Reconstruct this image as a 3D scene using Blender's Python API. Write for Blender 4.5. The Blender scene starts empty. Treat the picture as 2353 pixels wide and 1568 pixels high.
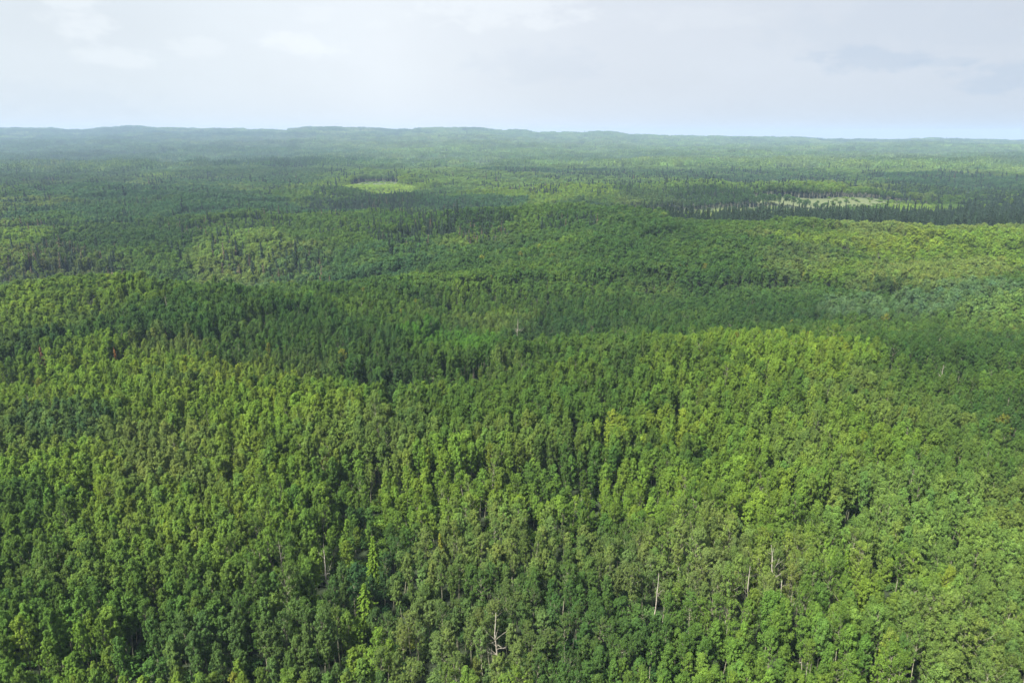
import bpy, math, numpy as np
from mathutils import Vector, Matrix

# ------------------------------------------------------------------ camera, sky, sun, exposure
S = bpy.context.scene
COL = S.collection
F = 1589.0                      # focal length in pixels of a 2352 px wide picture
PITCH = math.radians(16.5)
CAMZ = 80.0
CANOPY = 11.0

cd = bpy.data.cameras.new('camera')
cam = bpy.data.objects.new('camera', cd)
COL.objects.link(cam)
cd.sensor_width = 36.0
cd.lens = 36.0 * F / 2352.0
cd.clip_start = 0.5
cd.clip_end = 40000.0
cam.location = (0, 0, CAMZ)
cam.rotation_euler = (math.radians(90) - PITCH, 0, 0)
S.camera = cam

SUN_EL = math.radians(53)
SUN_AZ = math.radians(-132)      # measured from +Y towards +X: the sun stands to the left, a little behind
sd = Vector((math.sin(SUN_AZ) * math.cos(SUN_EL), math.cos(SUN_AZ) * math.cos(SUN_EL), math.sin(SUN_EL)))
ld = bpy.data.lights.new('sun', 'SUN')
ld.energy = 5.0
ld.angle = math.radians(8.0)
ld.color = (1.0, 0.94, 0.80)
lo = bpy.data.objects.new('sun', ld)
lo.rotation_euler = sd.to_track_quat('Z', 'Y').to_euler()
COL.objects.link(lo)

W = bpy.data.worlds.new("World")
S.world = W
W.use_nodes = True
nt = W.node_tree
nt.nodes.clear()
N = nt.nodes.new
L = nt.links.new
out = N('ShaderNodeOutputWorld')
bg = N('ShaderNodeBackground')
bg.inputs['Strength'].default_value = 0.1
sky = N('ShaderNodeTexSky')
sky.sky_type = 'NISHITA'
sky.sun_disc = False
sky.sun_elevation = SUN_EL
sky.sun_rotation = SUN_AZ
sky.dust_density = 2.0
tc = N('ShaderNodeTexCoord')
sep = N('ShaderNodeSeparateXYZ'); L(tc.outputs['Generated'], sep.inputs[0])
# veil of thin high cloud: pale on the left, greyer blue on the right
mr = N('ShaderNodeMapRange'); mr.inputs['From Min'].default_value = -0.45; mr.inputs['From Max'].default_value = 0.55
L(sep.outputs['X'], mr.inputs['Value'])
cr = N('ShaderNodeValToRGB')
els = cr.color_ramp.elements
els[0].position = 0.0; els[0].color = (0.75, 0.81, 0.86, 1)
els[1].position = 1.0; els[1].color = (0.62, 0.67, 0.745, 1)
e = els.new(0.28); e.color = (0.83, 0.875, 0.92, 1)
e = els.new(0.55); e.color = (0.73, 0.775, 0.84, 1)
L(mr.outputs[0], cr.inputs[0])
# soft wide mottling of the veil
mp = N('ShaderNodeMapping'); mp.inputs['Scale'].default_value = (1.6, 1.6, 5.0); L(tc.outputs['Generated'], mp.inputs[0])
nz = N('ShaderNodeTexNoise'); nz.inputs['Scale'].default_value = 1.3; nz.inputs['Detail'].default_value = 5; nz.inputs['Roughness'].default_value = 0.5
L(mp.outputs[0], nz.inputs['Vector'])
mr2 = N('ShaderNodeMapRange'); mr2.inputs['From Min'].default_value = 0.3; mr2.inputs['From Max'].default_value = 0.7
mr2.inputs['To Min'].default_value = 0.955; mr2.inputs['To Max'].default_value = 1.045
L(nz.outputs[0], mr2.inputs[0])
vm = N('ShaderNodeVectorMath'); vm.operation = 'SCALE'; L(cr.outputs[0], vm.inputs[0]); L(mr2.outputs[0], vm.inputs['Scale'])
# small faint cumulus puffs (direction, half width, half height, strength)
def px_dir(px, py):
    u, v = (px - 1176) / F, (784 - py) / F
    f = Vector((0, math.cos(PITCH), -math.sin(PITCH))); up = Vector((0, math.sin(PITCH), math.cos(PITCH)))
    return (f + Vector((u, 0, 0)) + up * v).normalized()
last = vm.outputs[0]
nz2 = N('ShaderNodeTexNoise'); nz2.inputs['Scale'].default_value = 24; nz2.inputs['Detail'].default_value = 6; nz2.inputs['Roughness'].default_value = 0.6
mp2 = N('ShaderNodeMapping'); mp2.inputs['Scale'].default_value = (1, 1, 2.2); L(tc.outputs['Generated'], mp2.inputs[0]); L(mp2.outputs[0], nz2.inputs['Vector'])
PUFFS = [(705, 103, 80, 26, .55), (175, 30, 60, 50, .42), (1160, 15, 190, 48, .40), (275, 130, 80, 22, .34), (445, 105, 70, 22, .28),
         (880, 42, 60, 20, .20), (715, 30, 40, 20, .22), (1600, 40, 160, 26, .12),
         (1985, 140, 110, 26, -.40), (2330, 178, 120, 30, -.45), (2180, 142, 60, 10, -.3), (2100, 60, 260, 60, -.12), (1230, 150, 160, 40, -.12), (90, 230, 200, 40, -.1)]
for (px, py, rx, ry, st) in PUFFS:
    d = px_dir(px, py)
    right = Vector((d.y, -d.x, 0)).normalized(); up = right.cross(d).normalized()
    a = N('ShaderNodeVectorMath'); a.operation = 'DOT_PRODUCT'; L(tc.outputs['Generated'], a.inputs[0]); a.inputs[1].default_value = right * (F / rx)
    b = N('ShaderNodeVectorMath'); b.operation = 'DOT_PRODUCT'; L(tc.outputs['Generated'], b.inputs[0]); b.inputs[1].default_value = up * (F / ry)
    c = N('ShaderNodeVectorMath'); c.operation = 'DOT_PRODUCT'; L(tc.outputs['Generated'], c.inputs[0]); c.inputs[1].default_value = d
    p1 = N('ShaderNodeMath'); p1.operation = 'MULTIPLY'; L(a.outputs['Value'], p1.inputs[0]); L(a.outputs['Value'], p1.inputs[1])
    p2 = N('ShaderNodeMath'); p2.operation = 'MULTIPLY_ADD'; L(b.outputs['Value'], p2.inputs[0]); L(b.outputs['Value'], p2.inputs[1]); L(p1.outputs[0], p2.inputs[2])
    p3 = N('ShaderNodeMath'); p3.operation = 'MULTIPLY_ADD'; L(nz2.outputs[0], p3.inputs[0]); p3.inputs[1].default_value = -4.2; p3.inputs[2].default_value = 2.1
    p4 = N('ShaderNodeMath'); p4.operation = 'ADD'; L(p2.outputs[0], p4.inputs[0]); L(p3.outputs[0], p4.inputs[1])
    m = N('ShaderNodeMapRange'); m.interpolation_type = 'SMOOTHSTEP'; m.inputs['From Min'].default_value = 1.25; m.inputs['From Max'].default_value = 0.1
    m.inputs['To Min'].default_value = 0; m.inputs['To Max'].default_value = abs(st)
    L(p4.outputs[0], m.inputs[0])
    g = N('ShaderNodeMath'); g.operation = 'GREATER_THAN'; g.inputs[1].default_value = 0; L(c.outputs['Value'], g.inputs[0])
    mm = N('ShaderNodeMath'); mm.operation = 'MULTIPLY'; L(m.outputs[0], mm.inputs[0]); L(g.outputs[0], mm.inputs[1])
    mx = N('ShaderNodeMix'); mx.data_type = 'RGBA'; L(mm.outputs[0], mx.inputs[0]); L(last, mx.inputs[6])
    mx.inputs[7].default_value = (0.93, 0.97, 1.0, 1) if st > 0 else (0.46, 0.56, 0.70, 1)
    last = mx.outputs[2]
sc10 = N('ShaderNodeVectorMath'); sc10.operation = 'SCALE'; sc10.inputs['Scale'].default_value = 3.48; L(last, sc10.inputs[0])
mxs = N('ShaderNodeMix'); mxs.data_type = 'RGBA'; mxs.inputs[0].default_value = 0.975
L(sky.outputs[0], mxs.inputs[6]); L(sc10.outputs[0], mxs.inputs[7])
L(mxs.outputs[2], bg.inputs['Color'])
L(bg.outputs[0], out.inputs[0])

S.view_settings.view_transform = 'Standard'
S.view_settings.look = 'None'
S.view_settings.exposure = 1.58
S.view_settings.gamma = 1.0
S.cycles.max_bounces = 6
S.cycles.diffuse_bounces = 4
S.cycles.glossy_bounces = 1
S.cycles.transmission_bounces = 3
S.cycles.volume_bounces = 0
S.cycles.caustics_reflective = False
S.cycles.caustics_refractive = False
try:
    S.cycles.use_denoising = True
except Exception:
    pass

# ------------------------------------------------------------------ noise and terrain
def hsh(ix, iy, seed):
    n = (ix.astype(np.int64) * 374761393 + iy.astype(np.int64) * 668265263 + seed * 1442695041) & 0x7fffffff
    n = ((n ^ (n >> 13)) * 1274126177) & 0x7fffffff
    n = ((n ^ (n >> 16)) * 1103515245 + 12345) & 0x7fffffff
    return ((n >> 8) & 0xffff) / 65535.0

def vnoise(x, y, seed=0):
    ix, iy = np.floor(x), np.floor(y)
    fx, fy = x - ix, y - iy
    fx = fx * fx * fx * (fx * (fx * 6 - 15) + 10); fy = fy * fy * fy * (fy * (fy * 6 - 15) + 10)
    a, b = hsh(ix, iy, seed), hsh(ix + 1, iy, seed)
    c, d = hsh(ix, iy + 1, seed), hsh(ix + 1, iy + 1, seed)
    return (a * (1 - fx) + b * fx) * (1 - fy) + (c * (1 - fx) + d * fx) * fy

def fbm(x, y, seed=0, octv=4, gain=.5):
    s, a, t = 0, 1.0, 0
    for o in range(octv):
        s = s + a * vnoise(x * 2 ** o + 17.3 * o, y * 2 ** o - 9.1 * o, seed + o); t += a; a *= gain
    return s / t

def smooth(a, b, x):
    t = np.clip((x - a) / (b - a), 0, 1)
    return t * t * (3 - 2 * t)

def at(px, py, z=CANOPY):
    """point of the level z that the photograph shows at this pixel (2352 px wide)"""
    d = px_dir(px, py)
    t = (z - CAMZ) / d.z
    return d.x * t, d.y * t

SKY_X = np.array([-400, 0, 100, 180, 300, 420, 560, 640, 720, 860, 910, 960, 1100, 1200, 1250, 1330, 1390, 1450, 1560, 1700, 1830, 1900, 2080, 2120, 2180, 2352, 2700], float)
SKY_Y = np.array([298, 297, 296, 300, 293, 297, 298, 301, 293, 296, 300, 296, 297, 303, 306, 307, 304, 312, 315, 317, 318, 322, 323, 319, 321, 326, 326], float)
RIDGE_Y = 5400.0

# rolling ground near by: centre pixel, half widths in metres across / along the view, height in metres
HUMPS = [
    (330, 770, 85, 40, 5), (130, 690, 60, 30, 9), (420, 680, 70, 26, 5), (60, 590, 150, 60, -18), (560, 595, 110, 60, -14), (200, 540, 200, 90, -6),
    (1250, 520, 170, 55, 14), (1950, 565, 190, 70, 13), (2300, 600, 120, 60, 5), (1600, 500, 200, 40, 3), (760, 560, 140, 60, 3),
    (930, 850, 28, 20, -6), (450, 900, 50, 30, 5), (1850, 870, 60, 40, 6), (2300, 760, 40, 30, -5), (2250, 690, 70, 35, 4), (820, 1290, 9, 14, -3), (2330, 960, 30, 30, -4),
    (1600, 640, 90, 40, -3), (1050, 690, 60, 30, -3), (1300, 760, 60, 25, -4), (1180, 1010, 40, 18, 2.5), (2000, 1130, 26, 14, 3),
    (1200, 470, 260, 70, -14), (1800, 500, 260, 60, -3),  (870, 408, 120, 160, 12),
]
HUMPM = [(260, 885, 280, 75, 15), (250, 690, 220, 60, -3)]
HW = HUMPM + [(at(a, b) + (c, d, h)) for (a, b, c, d, h) in HUMPS]

def terrain(x, y):
    x = np.asarray(x, float); y = np.asarray(y, float)
    r = np.hypot(x, y)
    h = 13.0 * (fbm(x / 130.0, y / 95.0, 3, 3) - .5) * (smooth(90, 200, r))
    h = h + 16.0 * (fbm(x / 520.0, y / 260.0, 11, 4) - .5) * smooth(450, 1000, r)
    h = h + 22.0 * (fbm(x / 1100.0, y / 420.0, 31, 3) - .5) * smooth(1100, 2000, r)
    for (cx, cy, sx, sy, hh) in HW:
        h = h + hh * np.exp(-((x - cx) / sx) ** 2 - ((y - cy) / sy) ** 2)
    yy = np.maximum(y, 1.0)
    u = x / (yy * math.cos(PITCH))
    px = 1176 + F * u
    sy = np.interp(px, SKY_X, SKY_Y)
    k = np.tan(np.arctan((784 - sy) / F) - PITCH)
    zr = CAMZ - 10 + k * RIDGE_Y
    w = np.clip((y - 2100) / (RIDGE_Y - 2100), 0, 1) ** 1.7
    h = h + 44 * (fbm(x / 1100.0, y / 420.0, 47, 3) - .5) * smooth(2000, 3600, y)
    h = h * (1 - .8 * w * smooth(RIDGE_Y - 900, RIDGE_Y, y)) + w * zr
    h = h - 90 * smooth(RIDGE_Y + 50, RIDGE_Y + 1200, y)
    return h

def project(x, y, z):
    f = (0, math.cos(PITCH), -math.sin(PITCH)); up = (0, math.sin(PITCH), math.cos(PITCH))
    dz = z - CAMZ
    dep = y * f[1] + dz * f[2]
    dep = np.where(dep < 1, 1e-3, dep)
    return 1176 + F * x / dep, 784 - F * (y * up[1] + dz * up[2]) / dep, dep

# ------------------------------------------------------------------ stands: colour and kind of wood, plus cloud shade painted into the tints
# each stand is an ellipse on the ground: the point and radii are read off the photograph, then turned into metres
def stand(px, py, rx, ry, z=CANOPY):
    cx, cy = at(px, py, z)
    x1, y1 = at(px + rx, py, z)
    _, yn = at(px, py + ry, z)
    _, yf = at(px, max(py - ry, 325), z)
    return cx, cy, abs(x1 - cx), cy - yn, min(yf - cy, 2600)

def inside(e, x, y, wob=.35, seed=5):
    cx, cy, sx, s0, s1 = e
    slope = cx / max(cy, 1)                    # stands lie along the line of sight
    dx = x - cx - slope * (y - cy)
    dy = y - cy
    sy = np.where(dy < 0, s0, s1)
    q = np.sqrt((dx / sx) ** 2 + (dy / sy) ** 2)
    sc = max(sx, 8) * .5
    q = q + wob * 2 * (fbm(x / sc, y / sc, seed, 3) - .5)
    return q

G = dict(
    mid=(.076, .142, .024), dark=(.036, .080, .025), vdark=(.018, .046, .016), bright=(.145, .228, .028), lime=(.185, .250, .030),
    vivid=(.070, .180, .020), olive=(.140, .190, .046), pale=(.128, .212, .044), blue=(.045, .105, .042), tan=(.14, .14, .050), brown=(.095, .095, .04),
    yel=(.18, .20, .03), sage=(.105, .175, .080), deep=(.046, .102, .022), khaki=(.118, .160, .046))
# px, py, rx, ry, colour (own green, with cloud light and shade painted in), strength
STANDS_AND_SHADE = [
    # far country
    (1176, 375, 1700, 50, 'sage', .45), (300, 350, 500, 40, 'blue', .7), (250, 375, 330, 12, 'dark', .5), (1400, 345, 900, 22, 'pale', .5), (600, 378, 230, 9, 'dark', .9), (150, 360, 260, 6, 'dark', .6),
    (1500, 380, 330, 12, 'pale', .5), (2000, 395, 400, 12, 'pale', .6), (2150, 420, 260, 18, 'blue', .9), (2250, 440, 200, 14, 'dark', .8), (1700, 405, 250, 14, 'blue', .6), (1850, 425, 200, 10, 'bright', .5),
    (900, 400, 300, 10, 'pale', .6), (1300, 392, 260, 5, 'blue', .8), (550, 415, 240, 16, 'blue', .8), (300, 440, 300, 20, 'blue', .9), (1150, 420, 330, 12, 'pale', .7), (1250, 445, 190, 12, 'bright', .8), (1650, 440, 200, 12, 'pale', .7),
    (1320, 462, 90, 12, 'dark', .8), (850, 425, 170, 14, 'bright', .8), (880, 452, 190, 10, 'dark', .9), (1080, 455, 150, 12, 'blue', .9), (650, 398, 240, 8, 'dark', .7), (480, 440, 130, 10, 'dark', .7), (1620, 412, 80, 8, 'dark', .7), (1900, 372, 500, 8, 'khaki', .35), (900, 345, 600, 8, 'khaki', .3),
    # middle ground, left valley; blue and dark tints also hold painted cloud shade
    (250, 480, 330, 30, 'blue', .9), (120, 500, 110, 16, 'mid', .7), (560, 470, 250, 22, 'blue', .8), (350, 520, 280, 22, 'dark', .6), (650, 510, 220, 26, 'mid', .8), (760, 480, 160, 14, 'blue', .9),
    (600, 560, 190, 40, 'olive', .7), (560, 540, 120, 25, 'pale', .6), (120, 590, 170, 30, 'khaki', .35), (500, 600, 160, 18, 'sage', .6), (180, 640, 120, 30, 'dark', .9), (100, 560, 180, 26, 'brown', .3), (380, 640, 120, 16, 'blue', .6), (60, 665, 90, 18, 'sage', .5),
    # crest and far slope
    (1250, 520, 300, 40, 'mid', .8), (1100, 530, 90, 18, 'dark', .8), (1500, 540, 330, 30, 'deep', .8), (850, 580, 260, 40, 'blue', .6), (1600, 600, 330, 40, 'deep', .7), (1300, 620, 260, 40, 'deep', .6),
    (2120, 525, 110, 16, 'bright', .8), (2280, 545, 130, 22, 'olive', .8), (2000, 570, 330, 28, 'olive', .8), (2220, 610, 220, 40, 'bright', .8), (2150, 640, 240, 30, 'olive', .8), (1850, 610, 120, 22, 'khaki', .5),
    (1870, 580, 110, 12, 'bright', .7), (2050, 590, 100, 16, 'lime', .6), (1760, 560, 180, 14, 'mid', .8), (2000, 655, 120, 10, 'dark', .5), (1900, 700, 300, 40, 'deep', .8), (1600, 700, 260, 45, 'dark', .55), (1950, 735, 400, 34, 'dark', .6),  # deep and dark entries towards the right paint a soft cloud-shade band
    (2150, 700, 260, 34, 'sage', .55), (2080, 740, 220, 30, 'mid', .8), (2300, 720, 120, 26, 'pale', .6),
    # centre; deep and dark tints partly paint cloud shade
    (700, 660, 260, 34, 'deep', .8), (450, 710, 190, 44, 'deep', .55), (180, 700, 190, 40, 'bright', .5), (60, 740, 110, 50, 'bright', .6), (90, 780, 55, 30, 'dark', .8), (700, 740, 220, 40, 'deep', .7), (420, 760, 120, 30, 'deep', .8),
    (900, 700, 180, 40, 'mid', .7), (1060, 760, 180, 44, 'vivid', .6), (1300, 730, 160, 44, 'dark', .7), (820, 800, 160, 40, 'dark', .45), (930, 855, 110, 36, 'dark', .7), (840, 1230, 45, 130, 'dark', .8), (1290, 700, 60, 40, 'dark', .7), (1560, 680, 400, 40, 'deep', .6), (1120, 850, 190, 36, 'mid', .7), (1450, 800, 260, 50, 'mid', .8), (1500, 750, 180, 26, 'deep', .7), (1780, 770, 260, 34, 'deep', .7),  # the tall narrow dark entry paints the shade of the gap
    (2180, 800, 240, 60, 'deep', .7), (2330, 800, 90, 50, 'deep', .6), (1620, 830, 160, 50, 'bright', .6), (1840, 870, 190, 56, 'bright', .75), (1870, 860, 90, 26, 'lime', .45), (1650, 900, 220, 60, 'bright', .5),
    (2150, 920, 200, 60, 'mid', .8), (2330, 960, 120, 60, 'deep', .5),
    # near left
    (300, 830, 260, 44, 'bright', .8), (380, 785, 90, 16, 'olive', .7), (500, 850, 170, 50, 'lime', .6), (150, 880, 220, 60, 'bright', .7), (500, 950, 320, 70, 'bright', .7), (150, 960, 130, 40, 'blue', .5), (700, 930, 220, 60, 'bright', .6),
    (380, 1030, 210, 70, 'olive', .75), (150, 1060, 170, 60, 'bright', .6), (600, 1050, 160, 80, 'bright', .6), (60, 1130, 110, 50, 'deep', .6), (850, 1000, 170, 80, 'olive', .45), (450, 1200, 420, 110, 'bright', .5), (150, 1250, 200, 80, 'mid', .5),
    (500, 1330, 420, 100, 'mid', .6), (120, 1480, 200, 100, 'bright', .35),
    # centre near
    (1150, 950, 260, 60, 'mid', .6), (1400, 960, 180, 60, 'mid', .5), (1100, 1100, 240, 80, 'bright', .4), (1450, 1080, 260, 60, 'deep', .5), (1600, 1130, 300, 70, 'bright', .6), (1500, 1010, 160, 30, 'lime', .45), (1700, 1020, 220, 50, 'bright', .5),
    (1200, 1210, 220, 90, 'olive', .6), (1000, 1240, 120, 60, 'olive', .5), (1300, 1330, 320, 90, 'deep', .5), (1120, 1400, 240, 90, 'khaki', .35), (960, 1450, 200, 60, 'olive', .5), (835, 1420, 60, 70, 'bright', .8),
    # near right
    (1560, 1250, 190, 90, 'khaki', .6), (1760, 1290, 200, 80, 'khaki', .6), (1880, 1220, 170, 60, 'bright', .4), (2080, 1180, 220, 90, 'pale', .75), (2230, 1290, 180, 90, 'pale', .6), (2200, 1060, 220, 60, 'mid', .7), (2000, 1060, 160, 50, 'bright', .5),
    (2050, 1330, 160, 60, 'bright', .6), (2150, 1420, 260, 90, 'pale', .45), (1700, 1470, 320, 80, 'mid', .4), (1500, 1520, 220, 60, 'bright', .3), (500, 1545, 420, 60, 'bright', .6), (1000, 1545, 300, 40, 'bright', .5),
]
SW = [(stand(a, b, c, d), np.array(G[k]), s, i) for i, (a, b, c, d, k, s) in enumerate(STANDS_AND_SHADE)]

def tint_at(x, y, rng):
    n = len(x)
    col = np.tile(np.array(G['mid']), (n, 1))
    r = np.hypot(x, y)
    # background mosaic of clones
    sc = np.clip(r * .05, 14, 160)
    for k, (name, sd_) in enumerate((('bright', 71), ('deep', 72), ('olive', 73), ('dark', 74))):
        m = smooth(.56, .66, fbm(x / (22 * (1 + .3 * k)), y / (26 * (1 + .3 * k)), sd_, 2)) * .5 * (r < 500)
        m = m + smooth(.54, .64, fbm(x / (120 * (1 + .3 * k)), y / (150 * (1 + .3 * k)), sd_ + 20, 3)) * .72 * (r >= 500)
        col = col * (1 - m[:, None]) + np.array(G[name]) * m[:, None]
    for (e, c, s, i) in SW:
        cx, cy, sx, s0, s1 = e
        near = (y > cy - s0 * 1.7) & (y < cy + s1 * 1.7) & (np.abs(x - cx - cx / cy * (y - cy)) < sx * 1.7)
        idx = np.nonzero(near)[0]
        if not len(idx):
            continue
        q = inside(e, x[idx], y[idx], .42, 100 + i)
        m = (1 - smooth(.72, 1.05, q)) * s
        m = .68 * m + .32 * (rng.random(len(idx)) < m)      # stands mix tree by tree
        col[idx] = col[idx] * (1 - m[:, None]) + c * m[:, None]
    # each tree a little different
    g = np.exp(rng.normal(0, .12, n))[:, None]
    warm = rng.normal(0, .055, n)
    col = col * g
    col[:, 0] *= np.exp(warm); col[:, 2] *= np.exp(-warm * .6)
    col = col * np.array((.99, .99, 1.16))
    odd = rng.random(n)
    y1 = (odd < .003) & (r < 420)
    col[y1] = np.array((.15, .17, .03)) * g[y1]
    y2 = (odd > .018) & (odd < .0) & (r < 300)
    col[y2] = np.array((.13, .11, .045)) * g[y2]
    return col

# openings: stretches with low growth in front of an edge or a meadow (ellipse, tallest growth in metres)
MEADOWS = [(stand(862, 420, 55, 4, 8), (.048, .074, .020)), 
           ((215, 795, 135, 40, 14), (.070, .094, .022)), ((275, 792, 78, 36, 14), (.082, .118, .016)), ((60, 775, 105, 40, 30), (.074, .096, .026)), ((125, 780, 48, 40, 30), (.095, .066, .036)), ((400, 835, 120, 30, 24), (.07, .09, .034)),
           (stand(1745, 412, 40, 2.5, 2), (.08,.12,.035)), (stand(1020, 503, 60, 7, 2), (.06, .095, .03)), (stand(1260, 487, 120, 5, 2), (.06, .10, .03)), ]
LOWS = [(stand(870, 434, 115, 12, 6), 5.0), ((230, 690, 210, 75, 60), 3.8), ((75, 650, 100, 85, 110), 3.5), ((400, 770, 130, 50, 50), 5.0), (stand(1745, 418, 80, 6, 6), 5), (stand(1015, 520, 80, 16, 4), 5), (stand(1260, 497, 150, 8, 4), 4.5),
        (stand(2110, 575, 80, 11, 4), 6.0), (stand(690, 625, 55, 9, 4), 6.5), (stand(110, 610, 90, 12, 4), 6), (stand(838, 1290, 20, 60, 2), 2.2), (stand(868, 1200, 13, 90, 2), 3.0), (stand(835, 1420, 30, 50, 2), 4.2), (stand(905, 1000, 14, 60, 2), 6.0), (stand(1250, 790, 60, 12, 3), 8)]

def low_factor(x, y, h):
    for (e, hm) in LOWS:
        q = inside(e, x, y, .25, 9)
        m = 1 - smooth(.6, 1.15, q)
        h = h * (1 - m) + np.minimum(h, hm) * m
    return h

def in_meadow(x, y):
    m = np.zeros(len(x), bool)
    for (e, c) in MEADOWS:
        m |= inside(e, x, y, .2, 13) < 1.0
    return m

# spruce woods: ellipse, share of spruce, kind (0 dark green, 1 reddish dying)
SPRUCE = [
          ((780, 462, 90, 13), .8, 0), ((980, 492, 60, 12), .7, 0), ((1080, 535, 90, 16), .5, 0), ((1110, 552, 60, 13), .55, 1), ((850, 452, 150, 8), .5, 0), ((1600, 445, 260, 10), .25, 0),
          ((130, 565, 140, 24), .30, 1), ((60, 610, 70, 14), .25, 0), ((480, 520, 110, 20), .12, 1), ((520, 555, 40, 14), .3, 1), ((690, 590, 60, 16), .2, 1), ((950, 530, 120, 14), .45, 0), ((90, 505, 90, 10), .2, 1),
          ((600, 378, 230, 9), .5, 0), ((2050, 380, 380, 20), .08, 0), ((700, 345, 600, 14), .06, 0), ((2250, 445, 220, 16), .25, 0), ((240, 640, 60, 14), .2, 0), ((1000, 350, 900, 22), .03, 0), ((520, 950, 36, 14), .2, 0)]
SPW = [(stand(*e), p, k) for (e, p, k) in SPRUCE]
SPW += [((190, 572, 92, 55, 48), .97, 0), ((300, 585, 130, 75, 50), .98, 0), ((430, 620, 190, 115, 120), .98, 0), ((520, 680, 180, 140, 140), .9, 0)]

# ------------------------------------------------------------------ materials
def mat(name, fn):
    m = bpy.data.materials.new(name)
    m.use_nodes = True
    t = m.node_tree
    t.nodes.clear()
    o = t.nodes.new('ShaderNodeOutputMaterial')
    fn(t, o)
    return m

def foliage_material(name, trans=.3, rough=.55, spec=.25):
    def fn(t, o):
        n, l = t.nodes.new, t.links.new
        a = n('ShaderNodeAttribute'); a.attribute_type = 'INSTANCER'; a.attribute_name = 'tint'
        v = n('ShaderNodeAttribute'); v.attribute_type = 'GEOMETRY'; v.attribute_name = 'leafvar'
        mr = n('ShaderNodeMapRange'); mr.inputs['To Min'].default_value = .78; mr.inputs['To Max'].default_value = 1.5; l(v.outputs['Fac'], mr.inputs[0])
        hm = n('ShaderNodeMix'); hm.data_type = 'RGBA'; l(v.outputs['Fac'], hm.inputs[0]); hm.inputs[6].default_value = (.88, .97, 1.1, 1); hm.inputs[7].default_value = (1.08, 1.04, .85, 1)
        s0 = n('ShaderNodeVectorMath'); s0.operation = 'MULTIPLY'; l(a.outputs['Color'], s0.inputs[0]); l(hm.outputs[2], s0.inputs[1])
        s = n('ShaderNodeVectorMath'); s.operation = 'SCALE'; l(s0.outputs[0], s.inputs[0]); l(mr.outputs[0], s.inputs['Scale'])
        d = n('ShaderNodeBsdfPrincipled'); d.inputs['Roughness'].default_value = rough; d.inputs['Specular IOR Level'].default_value = spec
        l(s.outputs[0], d.inputs['Base Color'])
        tr = n('ShaderNodeBsdfTranslucent')
        s2 = n('ShaderNodeVectorMath'); s2.operation = 'MULTIPLY'; l(s.outputs[0], s2.inputs[0]); s2.inputs[1].default_value = (1.25, 1.15, .5); l(s2.outputs[0], tr.inputs[0])
        mx = n('ShaderNodeMixShader'); mx.inputs[0].default_value = trans
        l(d.outputs[0], mx.inputs[1]); l(tr.outputs[0], mx.inputs[2]); l(mx.outputs[0], o.inputs[0])
    return mat(name, fn)

def bark_material(name, c1, c2, scale):
    def fn(t, o):
        n, l = t.nodes.new, t.links.new
        tcn = n('ShaderNodeTexCoord')
        nz = n('ShaderNodeTexNoise'); nz.inputs['Scale'].default_value = scale; nz.inputs['Detail'].default_value = 4; l(tcn.outputs['Object'], nz.inputs['Vector'])
        r = n('ShaderNodeValToRGB'); r.color_ramp.elements[0].position = .36; r.color_ramp.elements[1].position = .55
        r.color_ramp.elements[0].color = c1 + (1,); r.color_ramp.elements[1].color = c2 + (1,)
        l(nz.outputs[0], r.inputs[0])
        d = n('ShaderNodeBsdfPrincipled'); d.inputs['Roughness'].default_value = .8; l(r.outputs[0], d.inputs['Base Color']); l(d.outputs[0], o.inputs[0])
    return mat(name, fn)

M_LEAF = foliage_material('leaf', .44, .6, .08)
M_NEEDLE = foliage_material('needle', .08, .7, .15)
M_BARK = bark_material('aspen bark', (.09, .08, .05), (.27, .27, .20), 3.0)
M_DARKBARK = bark_material('spruce bark', (.05, .04, .035), (.13, .11, .09), 3.0)
M_DEAD = bark_material('bare dead wood', (.20, .18, .15), (.38, .355, .31), 2.0)

def ground_fn(t, o):
    n, l = t.nodes.new, t.links.new
    a = n('ShaderNodeAttribute'); a.attribute_name = 'cover'
    g = n('ShaderNodeNewGeometry')
    nz = n('ShaderNodeTexNoise'); nz.inputs['Scale'].default_value = .35; nz.inputs['Detail'].default_value = 6; l(g.outputs['Position'], nz.inputs['Vector'])
    mr = n('ShaderNodeMapRange'); mr.inputs['To Min'].default_value = .55; mr.inputs['To Max'].default_value = 1.45; l(nz.outputs[0], mr.inputs[0])
    s = n('ShaderNodeVectorMath'); s.operation = 'SCALE'; l(a.outputs['Color'], s.inputs[0]); l(mr.outputs[0], s.inputs['Scale'])
    d = n('ShaderNodeBsdfPrincipled'); d.inputs['Roughness'].default_value = .9; l(s.outputs[0], d.inputs['Base Color']); l(d.outputs[0], o.inputs[0])
M_GROUND = mat('forest floor', ground_fn)

# ------------------------------------------------------------------ tree meshes
def quads_to_mesh(name, V, Q, mats, midx=None, leafvar=None, T=None):
    """V (n,3), Q list of quad arrays"""
    me = bpy.data.meshes.new(name)
    nf = len(Q)
    me.vertices.add(len(V)); me.vertices.foreach_set('co', np.asarray(V, np.float32).ravel())
    me.loops.add(nf * 4); me.loops.foreach_set('vertex_index', np.asarray(Q, np.int32).ravel())
    me.polygons.add(nf)
    me.polygons.foreach_set('loop_start', np.arange(0, nf * 4, 4, dtype=np.int32))
    me.polygons.foreach_set('loop_total', np.full(nf, 4, np.int32))
    for m in mats:
        me.materials.append(m)
    if midx is not None:
        me.polygons.foreach_set('material_index', np.asarray(midx, np.int32))
    if leafvar is not None:
        at_ = me.attributes.new('leafvar', 'FLOAT', 'POINT'); at_.data.foreach_set('value', np.asarray(leafvar, np.float32))
    me.update(calc_edges=True)
    return me

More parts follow.
